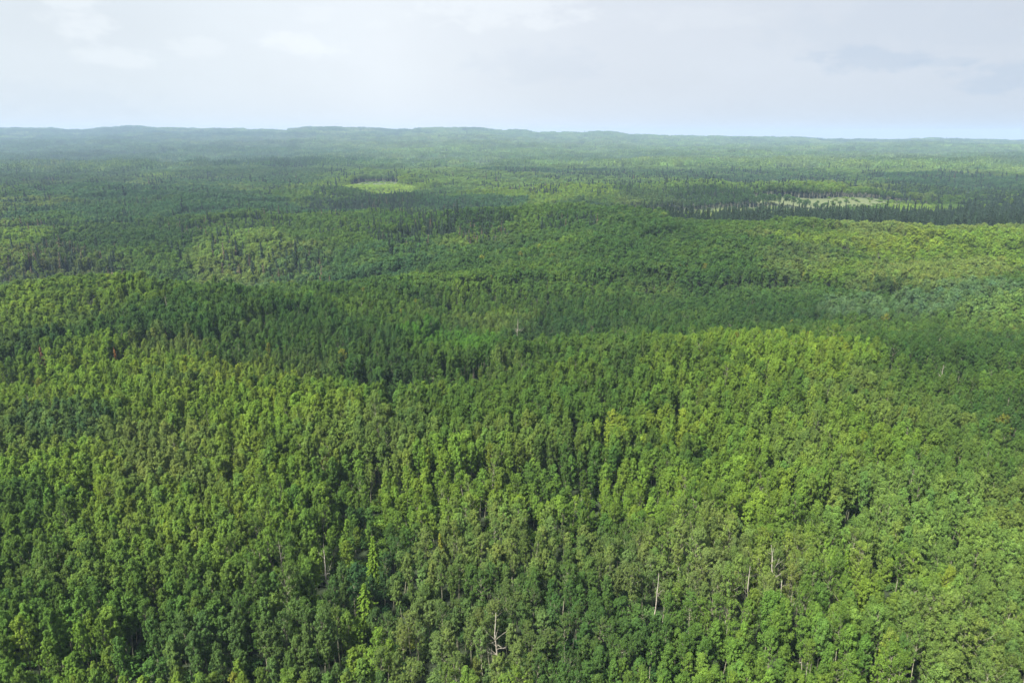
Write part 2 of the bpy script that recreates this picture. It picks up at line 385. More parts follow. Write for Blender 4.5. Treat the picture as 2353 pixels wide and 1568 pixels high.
def tube(p0, p1, r0, r1, n=5):
    p0, p1 = np.array(p0, float), np.array(p1, float)
    d = p1 - p0; d = d / (np.linalg.norm(d) + 1e-9)
    a = np.cross(d, (0, 0, 1.0) if abs(d[2]) < .9 else (1.0, 0, 0)); a /= np.linalg.norm(a); b = np.cross(d, a)
    th = np.arange(n) * 2 * math.pi / n
    ring = np.cos(th)[:, None] * a + np.sin(th)[:, None] * b
    V = np.vstack([p0 + ring * r0, p1 + ring * r1])
    Q = [(i, (i + 1) % n, n + (i + 1) % n, n + i) for i in range(n)]
    return V, np.array(Q)

class Geo:
    def __init__(s): s.V = []; s.Q = []; s.L = []; s.n = 0
    def add(s, V, Q, lv=0.5):
        s.V.append(V); s.Q.append(np.asarray(Q) + s.n); s.n += len(V)
        s.L.append(np.full(len(V), lv) if np.isscalar(lv) else lv)
    def arrays(s): return np.vstack(s.V), np.vstack(s.Q), np.concatenate(s.L)

def leaves(g, C, Nrm, size, rng, lv, aspect=1.35):
    """one small folded leaf cluster face per centre"""
    n = len(C)
    Nrm = Nrm / (np.linalg.norm(Nrm, axis=1)[:, None] + 1e-9)
    t = rng.normal(size=(n, 3)); t[:, 2] += .6
    t -= (t * Nrm).sum(1)[:, None] * Nrm; t /= np.linalg.norm(t, axis=1)[:, None] + 1e-9
    b = np.cross(Nrm, t)
    s = (size * rng.uniform(.6, 1.35, n))[:, None]
    P = np.stack([C - t * s * aspect * .5, C + b * s * .5 + Nrm * s * .12, C + t * s * aspect * .5, C - b * s * .5 + Nrm * s * .12], 1)
    g.add(P.reshape(-1, 3), np.arange(n * 4).reshape(n, 4), np.repeat(lv, 4))

def aspen(seed, H=15.0, R=2.0, base=.38, nb=34, per=4, nl=22, size=.27, dens=1.0, top=1.0, spread=.42, trunk_r=.13, wide=.0):
    """returns trunk Geo and crown Geo. base: where the crown starts as a share of the height"""
    rng = np.random.default_rng(seed)
    tg, cg = Geo(), Geo()
    # bending stem
    k = 7
    zz = np.linspace(0, 1, k)
    bend = np.cumsum(rng.normal(0, .10, (k, 2)), 0); bend -= bend[0]
    stem = np.column_stack([bend[:, 0], bend[:, 1], zz * H * .97])
    for i in range(k - 1):
        tg.add(*tube(stem[i], stem[i + 1], trunk_r * (1 - zz[i] * .85), trunk_r * (1 - zz[i + 1] * .85), 6))
    def on_stem(t):
        return np.array([np.interp(t, zz, stem[:, j]) for j in range(3)])
    az0 = rng.uniform(0, 7)
    for i in range(nb):
        t = base + (1 - base) * (max(0.0, i + rng.uniform(-.3, .3)) / nb) ** .9
        t = min(max(t, base), .985)
        q = (t - base) / (1 - base)
        prof = max(0.0, math.sin(math.pi * (q * .88 + .10) ** .86)) ** .78
        prof = max(prof, .15)
        ln = R * prof * rng.uniform(.68, 1.2)
        az = az0 + i * 2.39996 + rng.normal(0, .3)
        el = math.radians(rng.uniform(32, 58) + 18 * q)
        p0 = on_stem(t)
        d = np.array([math.cos(az) * math.cos(el), math.sin(az) * math.cos(el), math.sin(el)])
        p1 = p0 + d * ln / max(math.cos(el), .62)
        p1[2] = min(p1[2], H * 1.02)
        rb = .045 * (1 - q * .6) * (trunk_r / .13)
        mid = (p0 + p1) / 2 + np.array([0, 0, -.08 * ln])
        tg.add(*tube(p0, mid, rb, rb * .7, 3)); tg.add(*tube(mid, p1, rb * .7, rb * .3, 3))
        if rng.random() > dens:
            continue
        for j in range(per):
            f = .35 + .65 * (j + rng.uniform(.2, .9)) / per
            c = p0 + (p1 - p0) * f + rng.normal(0, .16, 3)
            m = int(nl * rng.uniform(.6, 1.4))
            ss = spread * rng.uniform(.75, 1.25)
            off = rng.normal(0, 1, (m, 3)); off /= np.linalg.norm(off, axis=1)[:, None]
            off = off * (rng.random((m, 1)) ** .4) * np.array([ss * .82, ss * .82, ss * 1.2])
            C = c + off
            axis = on_stem(min(max(C[:, 2].mean() / H, 0), 1))
            o1 = C - np.array([axis[0], axis[1], 0]); o1[:, 2] = 0
            o1 = o1 / (np.linalg.norm(o1, axis=1)[:, None] + .3)
            Nn = o1 * .45 + off / ss * .55 + np.array([0, 0, .55]) + rng.normal(0, .38, (m, 3))
            lv = np.clip(rng.normal(.5, .14) + rng.normal(0, .17, m), 0, 1)
            leaves(cg, C, Nn, size, rng, lv)
    return tg, cg

def spruce(seed, H=16.0, R=2.0, nb=26, nl=16, size=.34, base=.1, thin=1.0):
    rng = np.random.default_rng(seed)
    tg, cg = Geo(), Geo()
    tg.add(*tube((0, 0, 0), (0, 0, H * .55), .17, .1, 6)); tg.add(*tube((0, 0, H * .55), (0, 0, H), .1, .02, 5))
    for i in range(nb):
        q = (i + .5) / nb
        z = H * (base + (1 - base) * q ** .92)
        rr = R * (1 - q) ** .8 * rng.uniform(.8, 1.12) + .14
        kk = max(4, int(9 * (1 - q) + 3.5))
        a0 = rng.uniform(0, 7)
        for j in range(kk):
            if rng.random() > thin:
                continue
            a = a0 + j * 2 * math.pi / kk + rng.normal(0, .18)
            ln = rr * rng.uniform(.65, 1.15)
            d = np.array([math.cos(a), math.sin(a), -.28 + .5 * q])
            m = max(3, int(nl * (ln / R + .2)))
            f = rng.uniform(.12, 1, m)
            C = np.array([0, 0, z]) + d * (ln * f)[:, None] + rng.normal(0, .12, (m, 3)) * (1.2 - f)[:, None] + np.array([0, 0, -.15]) * (f ** 2)[:, None]
            Nn = np.array([d[0] * .6, d[1] * .6, .8]) + rng.normal(0, .35, (m, 3))
            lv = np.clip(.35 + .4 * f + rng.normal(0, .15, m), 0, 1)
            leaves(cg, C, Nn, size, rng, lv, 1.7)
            tg.add(*tube((0, 0, z), np.array([0, 0, z]) + d * ln * .9, .03, .008, 3))
    return tg, cg

def dead(seed, H=13.0, nb=11, fork=False):
    rng = np.random.default_rng(seed)
    tg, bgm = Geo(), Geo()
    k = 8; zz = np.linspace(0, 1, k); bend = np.cumsum(rng.normal(0, .13, (k, 2)), 0); bend -= bend[0]
    stem = np.column_stack([bend, zz * H])
    for i in range(k - 1):
        tg.add(*tube(stem[i], stem[i + 1], .17 * (1 - zz[i] * .8), .17 * (1 - zz[i + 1] * .8), 7))
    for i in range(nb):
        t = rng.uniform(.38, .97); az = rng.uniform(0, 6.28); ln = rng.uniform(.8, 2.6) * (1.25 - t * .8); el = math.radians(rng.uniform(10, 55))
        p0 = np.array([np.interp(t, zz, stem[:, j]) for j in range(3)])
        p = p0; d = np.array([math.cos(az) * math.cos(el), math.sin(az) * math.cos(el), math.sin(el)]); r = .065 * (1.2 - t)
        for s_ in range(3):
            p2 = p + d * ln / 3
            bgm.add(*tube(p, p2, r, r * .65, 4))
            if s_:
                for _ in range(2):
                    e2 = d + rng.normal(0, .6, 3); bgm.add(*tube(p2, p2 + e2 * ln * .22, r * .5, r * .2, 3))
            p = p2; r *= .65; d = d + rng.normal(0, .22, 3) + np.array([0, 0, .12])
    return tg, bgm

def bush(seed, H=3.0, R=1.6, n=520, size=.26):
    rng = np.random.default_rng(seed)
    tg, cg = Geo(), Geo()
    for c in range(9):
        a = rng.uniform(0, 6.28); rr = R * rng.uniform(.1, .75)
        cc = np.array([math.cos(a) * rr, math.sin(a) * rr, H * rng.uniform(.4, .8)])
        tg.add(*tube((cc[0] * .3, cc[1] * .3, 0), cc, .04, .015, 3))
        m = n // 9
        off = rng.normal(0, 1, (m, 3)); off /= np.linalg.norm(off, axis=1)[:, None]
        off *= rng.random((m, 1)) ** .35 * R * .55
        leaves(cg, cc + off, off + np.array([0, 0, .5]) + rng.normal(0, .3, (m, 3)), size, rng, np.clip(rng.normal(.5, .12) + rng.normal(0, .17, m), 0, 1))
    return tg, cg

def two_meshes(name, tg, cg, bark, leaf, crown_name='crown'):
    V, Q, lv = tg.arrays(); a = quads_to_mesh(name + '_trunk', V, Q, [bark])
    V, Q, lv = cg.arrays(); b = quads_to_mesh(name + '_' + crown_name, V, Q, [leaf], None, lv)
    return a, b

def joined(name, tg, cg, bark, leaf):
    V1, Q1, l1 = tg.arrays(); V2, Q2, l2 = cg.arrays()
    return quads_to_mesh(name, np.vstack([V1, V2]), np.vstack([Q1, Q2 + len(V1)]), [bark, leaf], [0] * len(Q1) + [1] * len(Q2), np.concatenate([l1, l2]))

rs = np.random.default_rng(7)
NEAR_ASPEN = []      # (params seed) dense trees
geo_near = []
for i in range(9):
    geo_near.append(aspen(100 + i, H=rs.uniform(13.8, 15.5), R=rs.uniform(1.35, 1.85), base=rs.uniform(.34, .46), nb=56, per=5, nl=36, size=.14, spread=.29))
geo_open = [aspen(200 + i, H=rs.uniform(14.5, 16.5), R=rs.uniform(1.9, 2.5), base=rs.uniform(.45, .58), nb=36, per=5, nl=28, size=.14, dens=.88, spread=.32, trunk_r=.15) for i in range(5)]
geo_round = [aspen(300 + i, H=rs.uniform(13, 15), R=rs.uniform(2.7, 3.2), base=rs.uniform(.22, .3), nb=54, per=6, nl=44, size=.20, spread=.52, wide=1) for i in range(3)]
geo_far = [aspen(400 + i, H=rs.uniform(13, 16), R=rs.uniform(1.75, 2.25), base=.50, nb=30, per=3, nl=20, size=.32, spread=.48) for i in range(6)]
geo_bush = [bush(500 + i) for i in range(3)]
geo_spruce = [spruce(600 + i, H=rs.uniform(14.5, 18), R=rs.uniform(1.7, 2.3)) for i in range(4)]
geo_spfar = [spruce(650 + i, H=rs.uniform(14, 17), R=rs.uniform(1.8, 2.3), nb=13, nl=7, size=.8) for i in range(3)]
geo_spthin = [spruce(680 + i, H=rs.uniform(13, 16), R=1.5, thin=.55) for i in range(2)]
geo_larch = [spruce(690 + i, H=11, R=r_, nb=26, nl=30, size=.19) for i, r_ in enumerate((1.9, 2.3, 1.4))]
geo_dead = [dead(700 + i, H=rs.uniform(12, 15), nb=13) for i in range(4)]

def source(colname, items):
    c = bpy.data.collections.new(colname)
    for i, me in enumerate(items):
        o = bpy.data.objects.new('%s_%02d' % (colname, i), me)
        c.objects.link(o)
    return c

# ------------------------------------------------------------------ scatter the wood
def jitter_grid(rmax, rmin, sp, half_deg, rng, power=0.0):
    xs = np.arange(-rmax, rmax, sp); ys = np.arange(-40, rmax, sp)
    X, Y = np.meshgrid(xs, ys); X = X.ravel(); Y = Y.ravel()
    X = X + rng.uniform(-.52, .52, len(X)) * sp; Y = Y + rng.uniform(-.52, .52, len(Y)) * sp
    r = np.hypot(X, Y)
    th = np.degrees(np.arctan2(np.abs(X), Y))
    ok = (r < rmax) & (r >= rmin) & ((th < half_deg) | (r < 60))
    return X[ok], Y[ok]

rng = np.random.default_rng(42)
bands = []
for (r0, r1, sp, hd) in ((0, 170, 2.4, 58), (170, 420, 2.55, 48), (420, 900, 3.1, 43), (900, 1700, 4.3, 41)):
    x, y = jitter_grid(r1, r0, sp, hd, rng)
    bands.append((x, y, np.full(len(x), sp)))
PX = np.concatenate([b[0] for b in bands]); PY = np.concatenate([b[1] for b in bands]); SP = np.concatenate([b[2] for b in bands])
# natural gaps
gap = fbm(PX / 7.0, PY / 7.0, 55, 2)
_im = in_meadow(PX, PY)
keep = (gap > .2) & (rng.random(len(PX)) > .015) & (~_im | (rng.random(len(PX)) < .30 * (fbm(PX / 18., PY / 30., 15, 2) > .42)))
PX, PY, SP = PX[keep], PY[keep], SP[keep]
NT = len(PX)
TZ = terrain(PX, PY)
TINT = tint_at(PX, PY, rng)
HS = np.exp(rng.normal(0, .065, NT)) * (.86 + .26 * fbm(PX / 26., PY / 26., 88, 3))      # height factor
_st = fbm(PX / 75., PY / 55., 89, 3)
HS = HS * (1.07 - .33 * smooth(.53, .555, _st))
HS = low_factor(PX, PY, HS * 15) / 15
WS = HS ** .6 * np.exp(rng.normal(0, .10, NT)) * np.maximum(SP / 2.55, 1) ** .8 * .76
HS = HS * .84
WS = WS * (1 + .14 * smooth(220, 380, np.hypot(PX, PY)))
RR = np.hypot(PX, PY)
# kind: 0 aspen, 1 open crowned aspen, 2 round crowned poplar, 3 spruce, 4 dying spruce, 5 bush
KIND = np.zeros(NT, int)
u = rng.random(NT)
open_area = np.zeros(NT)
for e, p in (((1560, 1250, 200, 110), .75), ((1760, 1300, 190, 100), .8), ((1110, 1230, 200, 130), .55), ((1120, 1420, 260, 120), .6), ((2120, 560, 90, 20), .8), ((650, 1300, 130, 120), .4), ((2100, 1400, 300, 130), .25), ((690, 600, 80, 16), .6)):
    open_area = np.maximum(open_area, p * (inside(stand(*e), PX, PY, .4, 60) < 1))
KIND[u < np.maximum(open_area, .05)] = 1
rnd_area = np.zeros(NT)
for e, p in (((350, 490, 420, 70), .6), ((450, 700, 260, 60), .5), ((100, 740, 160, 70), .4), ((800, 560, 300, 50), .3), ((1400, 530, 420, 40), .4), ((2150, 680, 200, 50), .3)):
    rnd_area = np.maximum(rnd_area, p * (inside(stand(*e), PX, PY, .4, 61) < 1))
u = rng.random(NT)
KIND[(u < np.maximum(rnd_area, .025))] = 2
_im2 = in_meadow(PX, PY)
HS[_im2] = rng.uniform(1.2, 3.6, _im2.sum()) / 15
KIND[(HS * 15 < 5.6)] = 5
_sn = _im2 & (rng.random(NT) < .10)
u = rng.random(NT)
for (e, p, k) in SPW:
    m = (inside(e, PX, PY, .3, 62) < 1) & (u < p) & (KIND != 5)
    KIND[m] = 3 if k == 0 else np.where(rng.random(m.sum()) < .45, 4, 3)
_sf = fbm(PX / 34., PY / 46., 77, 3)
m = (_sf > .60) & (rng.random(NT) < np.where(PX < -40, .35, .5)) & (RR > 440) & (RR < 1500) & ((PX < 60) | (PY > 920)) & (KIND != 5)
KIND[m] = np.where(rng.random(m.sum()) < .12, 4, 3)
# few lone spruces stand out of the far wood
m = (rng.random(NT) < .006) & (RR > 600) & (KIND != 5)
KIND[m] = 3; HS[m] *= 1.15
sp_m = (KIND == 3) | (KIND == 4)
g = np.exp(rng.normal(0, .22, NT))[:, None]
TINT = np.where((KIND == 3)[:, None], np.array((.017, .034, .020)) * g, TINT)
TINT = np.where((KIND == 4)[:, None], np.array((.085, .072, .048)) * g, TINT)
HS[sp_m] = np.clip(HS[sp_m] * np.where((PX[sp_m] > 70) & (PY[sp_m] < 640), 1.05 + .42 * smooth(150, 260, PX[sp_m]), 1.05), .5, 1.5) * np.exp(rng.normal(0, .12, sp_m.sum()))
WS[sp_m] = HS[sp_m] ** .5 * np.maximum(SP[sp_m] / 3.6, 1) * .95
m = KIND == 2
WS[m] *= .8
# clumping of round crowns: thin their neighbours
drop = (KIND == 2) & (rng.random(NT) < .25)
m5 = KIND == 5
HS[m5] = HS[m5] * 15 / 3.0 * .9; WS[m5] = np.exp(rng.normal(0, .2, m5.sum())) * np.maximum(SP[m5] / 3.0, 1)
TINT[m5] = TINT[m5] * np.array((1.15, 1.1, 1.2))
keep = ~drop

# landmark trees are placed by hand; clear a little room around them
def ground_at(px, py, h):
    """where a tree of height h must stand for its top to show at this pixel"""
    d = px_dir(px, py)
    z = 0.0
    for _ in range(12):
        t = (z + h - CAMZ) / d.z
        x, y = d.x * t, d.y * t
        z = float(terrain(np.array([x]), np.array([y]))[0])
    return x, y, z

#   top px, top py, height, kind, label
MARKS = [
    (1188, 738, 13.0, 'dead', 'white bare dead tree standing alone in the green wood at the centre of the picture', 0, 1.3),
    (377, 682, 13.0, 'dead', 'pale bare dead tree in front of the round dark crowns left of centre', 1, 1.2),
    (195, 610, 14.0, 'dead', 'grey dead tree standing in the darkest hollow beyond the left crest', 2, 1.5),
    (1322, 545, 12.0, 'dead', 'pale forked dead tree near the crest above the centre', 3, 1.2),
    (748, 1262, 12.0, 'dead', 'bare cream tree with long side limbs beside the dark gap, left of the bright conifers', 3, 1.2),
    (1800, 1262, 14.5, 'dead', 'tall white leaning dead tree in the olive stand at lower right', 0, 1.0),
    (1812, 1326, 13.0, 'dead', 'white dead tree with long level limbs, nearer than the leaning one at lower right', 1, 1.2),
    (1505, 1315, 12.0, 'dead', 'thin white bare tree left of the olive stand at lower right', 2, 1.0),
    (1718, 1300, 13.0, 'dead', 'forked white dead tree at the left edge of the group of white trunks', 3, 1.1),
    (2174, 838, 12.0, 'dead', 'small pale dead tree on the dark slope near the right border', 2, 1.3),
    (640, 1246, 12.0, 'dead', 'thin grey dead trunk with stubs, left of the cream tree with long limbs', 2, .8),
    (1145, 1412, 12.5, 'dead', 'twisted grey dead tree in the dull stand at the bottom centre', 1, 1.1),
    (858, 1228, 10.5, 'conifer', 'bright green young conifer with pointed top beside the dark gap', 0, 1.5),
    (838, 1338, 10.5, 'conifer', 'broad yellow-green young conifer, nearer of the two bright ones by the dark gap', 1, 1.7),
    (1012, 1222, 9.0, 'conifer', 'slim yellow young conifer right of the dark gap', 2, 1.1),
    (1950, 1262, 12.5, 'conifer', 'tall yellow-green conifer in the bright stand at lower right', 1, 1.1),
    (262, 796, 11.0, 'orange', 'small orange dying spruce among bright aspens on the left crest', 0, .7),
    (92, 790, 13.0, 'orange', 'rust red dying spruce on the left crest beside the dark crowns', 0, .9),
    (1032, 322, 24.0, 'spruce', 'tallest dark spruce of the far plain, left of centre under the horizon', 0, 1.0),
    (1072, 340, 22.0, 'spruce', 'lone dark spruce right of the tallest one on the far plain', 1, 1.0),
    (766, 340, 20.0, 'spruce', 'lone dark spruce on the far plain left of the tallest one', 2, 1.0),
    (808, 338, 22.0, 'spruce', 'slim lone dark spruce on the far plain, second to the left of the tallest', 3, 1.0),
]
mk = []
for mrk in MARKS:
    x, y, z = ground_at(mrk[0], mrk[1], mrk[2])
    mk.append((x, y, z))
    rr = math.hypot(x, y)
    if rr < 400:
        # room around it and a sight line to it from the camera's side
        k = (np.hypot(PX - x, PY - y) < 1.9)
        ux, uy = x / rr, y / rr
        al = (PX - x) * ux + (PY - y) * uy; ac = np.abs((PX - x) * uy - (PY - y) * ux)
        k |= (al < 0) & (al > -4.5) & (ac < 1.2)
        keep &= ~k

# ------------------------------------------------------------------ which trees stand as individuals
H0 = {0: 14.8, 1: 15.5, 2: 14.0, 3: 16.2, 4: 14.5, 5: 3.0}
hh = np.array([H0[k] for k in range(6)])[KIND] * HS
pxt, pyt, dep = project(PX, PY, TZ + hh * .85)
inframe = (pxt > -14) & (pxt < 2366) & (pyt < 1568) & (pyt > 0) & keep & (PY > 5)
solo = np.zeros(NT, bool)
def pick(kinds, n, extra=None):
    m = inframe & np.isin(KIND, kinds)
    if extra is not None: m &= extra
    idx = np.nonzero(m)[0]
    idx = idx[np.argsort(dep[idx])][:n]
    solo[idx] = True
    return idx
I_ASP = pick([0, 1, 2], 300)
I_SPR = pick([3, 4], 290)
I_BUSH = pick([5], 40)

# ------------------------------------------------------------------ forest masses (instances of the same tree shapes)
def gn_scatter(name, coll, pos, rot, scl, idx, tint, label, cat):
    me = bpy.data.meshes.new(name)
    n = len(pos)
    me.vertices.add(n); me.vertices.foreach_set('co', pos.astype(np.float32).ravel())
    for (nm, ty, key, arr) in (('rot', 'FLOAT_VECTOR', 'vector', rot), ('scl', 'FLOAT_VECTOR', 'vector', scl), ('tint', 'FLOAT_VECTOR', 'vector', tint), ('pick', 'INT', 'value', idx)):
        a = me.attributes.new(nm, ty, 'POINT')
        a.data.foreach_set(key, (arr.astype(np.int32) if ty == 'INT' else arr.astype(np.float32)).ravel())
    o = bpy.data.objects.new(name, me)
    COL.objects.link(o)
    ng = bpy.data.node_groups.new(name + ' scatter', 'GeometryNodeTree')
    ng.interface.new_socket('Geometry', in_out='INPUT', socket_type='NodeSocketGeometry')
    ng.interface.new_socket('Geometry', in_out='OUTPUT', socket_type='NodeSocketGeometry')
    n_, l_ = ng.nodes.new, ng.links.new
    gi, go = n_('NodeGroupInput'), n_('NodeGroupOutput')
    ci = n_('GeometryNodeCollectionInfo'); ci.inputs['Collection'].default_value = coll; ci.inputs['Separate Children'].default_value = True; ci.inputs['Reset Children'].default_value = True
    def na(nm, ty):
        q = n_('GeometryNodeInputNamedAttribute'); q.data_type = ty; q.inputs['Name'].default_value = nm; return q.outputs[0]
    ip = n_('GeometryNodeInstanceOnPoints'); ip.inputs['Pick Instance'].default_value = True
    l_(gi.outputs[0], ip.inputs['Points']); l_(ci.outputs[0], ip.inputs['Instance'])
    l_(na('pick', 'INT'), ip.inputs['Instance Index'])
    er = n_('FunctionNodeEulerToRotation'); l_(na('rot', 'FLOAT_VECTOR'), er.inputs[0]); l_(er.outputs[0], ip.inputs['Rotation'])
    l_(na('scl', 'FLOAT_VECTOR'), ip.inputs['Scale'])
    l_(ip.outputs[0], go.inputs[0])
    md = o.modifiers.new('scatter', 'NODES'); md.node_group = ng
    o['kind'] = 'stuff'; o['label'] = label; o['category'] = cat
    return o

C_ASP = source('wood_aspen', [joined('wa%02d' % i, *g_, M_BARK, M_LEAF) for i, g_ in enumerate(geo_near + geo_open + geo_round + geo_far)])
C_SPR = source('wood_spruce', [joined('ws%02d' % i, *g_, M_DARKBARK, M_NEEDLE) for i, g_ in enumerate(geo_spruce + geo_spthin + geo_spfar)])
C_BUSH = source('wood_bush', [joined('wb%02d' % i, *g_, M_DARKBARK, M_LEAF) for i, g_ in enumerate(geo_bush)])

lean = rng.normal(0, .035, (NT, 2))
ROT = np.column_stack([lean[:, 0], lean[:, 1] + .03, rng.uniform(0, 6.283, NT)])
SCL = np.column_stack([WS, WS * np.exp(rng.normal(0, .06, NT)), HS])
PICK = np.zeros(NT, int)
r_i = rng.integers(0, 100000, NT)
PICK = np.where(KIND == 0, r_i % 9, PICK)
PICK = np.where(KIND == 1, 9 + r_i % 5, PICK)
PICK = np.where(KIND == 2, 14 + r_i % 3, PICK)
farm = (RR > 330) & (KIND < 2)
PICK = np.where(farm, 17 + r_i % 6, PICK)
PICK = np.where((KIND == 3), r_i % 4, PICK)
PICK = np.where((KIND == 4), 4 + r_i % 2, PICK)
PICK = np.where((KIND == 3) & (RR > 900), 6 + r_i % 3, PICK)
PICK = np.where(KIND == 5, r_i % 3, PICK)
POS = np.column_stack([PX, PY, TZ - .15])
mass = keep & ~solo
m = mass & np.isin(KIND, [0, 1, 2])
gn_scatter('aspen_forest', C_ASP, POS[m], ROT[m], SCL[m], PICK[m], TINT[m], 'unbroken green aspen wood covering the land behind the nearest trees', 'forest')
# undergrowth in the gaps and on the openings
ux_, uy_ = jitter_grid(330, 0, 2.9, 50, rng)
uz_ = terrain(ux_, uy_)
m = mass & (KIND == 5)
nb_ = len(ux_)
ut = tint_at(ux_, uy_, rng) * np.array((.85, .95, 1.0))
bp = np.vstack([POS[m], np.column_stack([ux_, uy_, uz_ - .1])])
bs = np.vstack([SCL[m], np.column_stack([rng.uniform(.7, 1.2, nb_)] * 2 + [rng.uniform(.4, 1.1, nb_)])])
br = np.vstack([ROT[m], np.column_stack([np.zeros(nb_), np.zeros(nb_), rng.uniform(0, 6.28, nb_)])])
gn_scatter('undergrowth', C_BUSH, bp, br, bs, np.concatenate([PICK[m], rng.integers(0, 3, nb_)]), np.vstack([TINT[m], ut]), 'low leafy undergrowth between the trunks and in the openings', 'undergrowth')

# far-off wood: patches of many small trees that read as one mass
def patch(seed, size=26.0, n=46, sprucey=0.0):
    r = np.random.default_rng(seed)
    g_ = Geo()
    for i in range(n):
        cx, cy = r.uniform(-size / 2, size / 2, 2)
        isp = r.random() < sprucey
        h = r.uniform(9.5, 16) * (1.15 if isp else 1); R = r.uniform(1.9, 3.0) * (.75 if isp else 1)
        m = 40
        q = r.random(m)
        tv = r.normal(0, .2)
        if isp:
            rad = R * (1 - q) * .9; z = h * (.15 + .85 * q)
        else:
            rad = R * np.sin(np.pi * (q * .8 + .18)) * r.random(m) ** .3; z = h * (.42 + .58 * q)
        a = r.uniform(0, 6.28, m)
        C = np.column_stack([cx + rad * np.cos(a), cy + rad * np.sin(a), z])
        Nn = np.column_stack([np.cos(a), np.sin(a), .7 + 0 * a]) + r.normal(0, .35, (m, 3))
        lv = np.clip((.08 if isp else .40) + tv + r.normal(0, .1, m), 0, 1)
        leaves(g_, C, Nn, 1.2, r, lv)
    V, Q, lv = g_.arrays()
    return quads_to_mesh('patch%d' % seed, V, Q, [M_LEAF], None, lv)
C_PATCH = source('wood_patch', [patch(i) for i in range(6)] + [patch(20 + i, sprucey=.25) for i in range(3)] + [patch(30 + i, sprucey=.8) for i in range(2)])
fx, fy = [], []
for (r0, r1, sp) in ((1700, 3000, 20.0), (3000, 7600, 27.0)):
    x, y = jitter_grid(r1, r0, sp, 40.5, rng); fx.append(x); fy.append(y)
fx = np.concatenate(fx); fy = np.concatenate(fy)
ok = (fy < RIDGE_Y + 500)
fx, fy = fx[ok], fy[ok]
fz = terrain(fx, fy); nf_ = len(fx)
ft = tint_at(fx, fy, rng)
u = rng.random(nf_); fn = fbm(fx / 260, fy / 420, 91, 3)
fp = np.where(u < smooth(.52, .66, fn) * .7, np.where(rng.random(nf_) < .4, 9 + rng.integers(0, 2, nf_), 6 + rng.integers(0, 3, nf_)), rng.integers(0, 6, nf_))
s_ = rng.uniform(.9, 1.25, nf_)
# lone tall spruces stand above the far wood and along the skyline
lx = rng.uniform(-.78, .78, 2800); lyy = 1700 * (5700 / 1700) ** (rng.random(2800) ** .8); lx = lx * lyy
m_ = (lyy < RIDGE_Y + 60) & ((fbm(lx / 300, lyy / 500, 93, 3) > .52) | (rng.random(2800) < .12)); lx, lyy = lx[m_], lyy[m_]; nl_ = len(lx)
EXTRA = (np.column_stack([lx, lyy, terrain(lx, lyy)]), rng.uniform(.75, 1.35, nl_) * (1 + .5 * smooth(3500, 5000, lyy)), 6 + rng.integers(0, 3, nl_), np.array((.017, .034, .020)) * np.exp(rng.normal(0, .2, nl_))[:, None])
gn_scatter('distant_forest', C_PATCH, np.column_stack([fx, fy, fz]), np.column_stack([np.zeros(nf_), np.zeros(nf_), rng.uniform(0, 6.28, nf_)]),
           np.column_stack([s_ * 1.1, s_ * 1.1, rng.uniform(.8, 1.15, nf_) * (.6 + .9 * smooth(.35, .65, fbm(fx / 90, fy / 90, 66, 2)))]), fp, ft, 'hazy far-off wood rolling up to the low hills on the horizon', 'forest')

m = mass & np.isin(KIND, [3, 4])
eh = EXTRA[1]
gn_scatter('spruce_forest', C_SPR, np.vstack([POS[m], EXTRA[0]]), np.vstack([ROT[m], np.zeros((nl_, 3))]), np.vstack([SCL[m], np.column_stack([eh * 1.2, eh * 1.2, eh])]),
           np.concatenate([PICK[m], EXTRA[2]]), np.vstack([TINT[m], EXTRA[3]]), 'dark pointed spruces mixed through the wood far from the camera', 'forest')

# ------------------------------------------------------------------ ground
rad = np.concatenate([np.linspace(0, 300, 60), 300 * (9000 / 300) ** (np.arange(1, 331) / 330)])
ang = np.radians(np.concatenate([np.linspace(-180, -52, 50, endpoint=False), np.linspace(-52, 52, 560, endpoint=False), np.linspace(52, 180, 50)]))
A, Rr = np.meshgrid(ang, rad)
gx, gy = (Rr * np.sin(A)).ravel(), (Rr * np.cos(A)).ravel()
gz = terrain(gx, gy)
cov = np.tile(np.array((.016, .028, .009)), (len(gx), 1))
far = smooth(900, 1800, np.hypot(gx, gy))[:, None]
cov = cov * (1 - far) + np.array((.03, .055, .02)) * far
for (e, hm) in LOWS:
    q = inside(e, gx, gy, .25, 9)
    mm_ = (1 - smooth(.8, 1.2, q))[:, None] * (.0 if e is LOWS[8][0] else .8)
    cov = cov * (1 - mm_) + (np.array((.018, .032, .010)) if e[1] < 400 else np.array((.04, .062, .02))) * mm_
for (e, c) in MEADOWS:
    q = inside(e, gx, gy, .2, 13)
    mm_ = (1 - smooth(.85, 1.05, q))[:, None]
    cov = cov * (1 - mm_) + np.array(c) * mm_
nr, na_ = Rr.shape
ii = (np.arange(nr - 1)[:, None] * na_ + np.arange(na_ - 1)[None, :]).ravel()
Q = np.column_stack([ii, ii + 1, ii + 1 + na_, ii + na_])
gm = quads_to_mesh('ground', np.column_stack([gx, gy, gz]), Q, [M_GROUND])
ca = gm.color_attributes.new('cover', 'FLOAT_COLOR', 'POINT')
ca.data.foreach_set('color', np.column_stack([cov, np.ones(len(cov))]).astype(np.float32).ravel())
for p in (gm,):
    p.polygons.foreach_set('use_smooth', np.ones(len(p.polygons), bool))
go_ = bpy.data.objects.new('ground', gm)
COL.objects.link(go_)
go_['kind'] = 'structure'

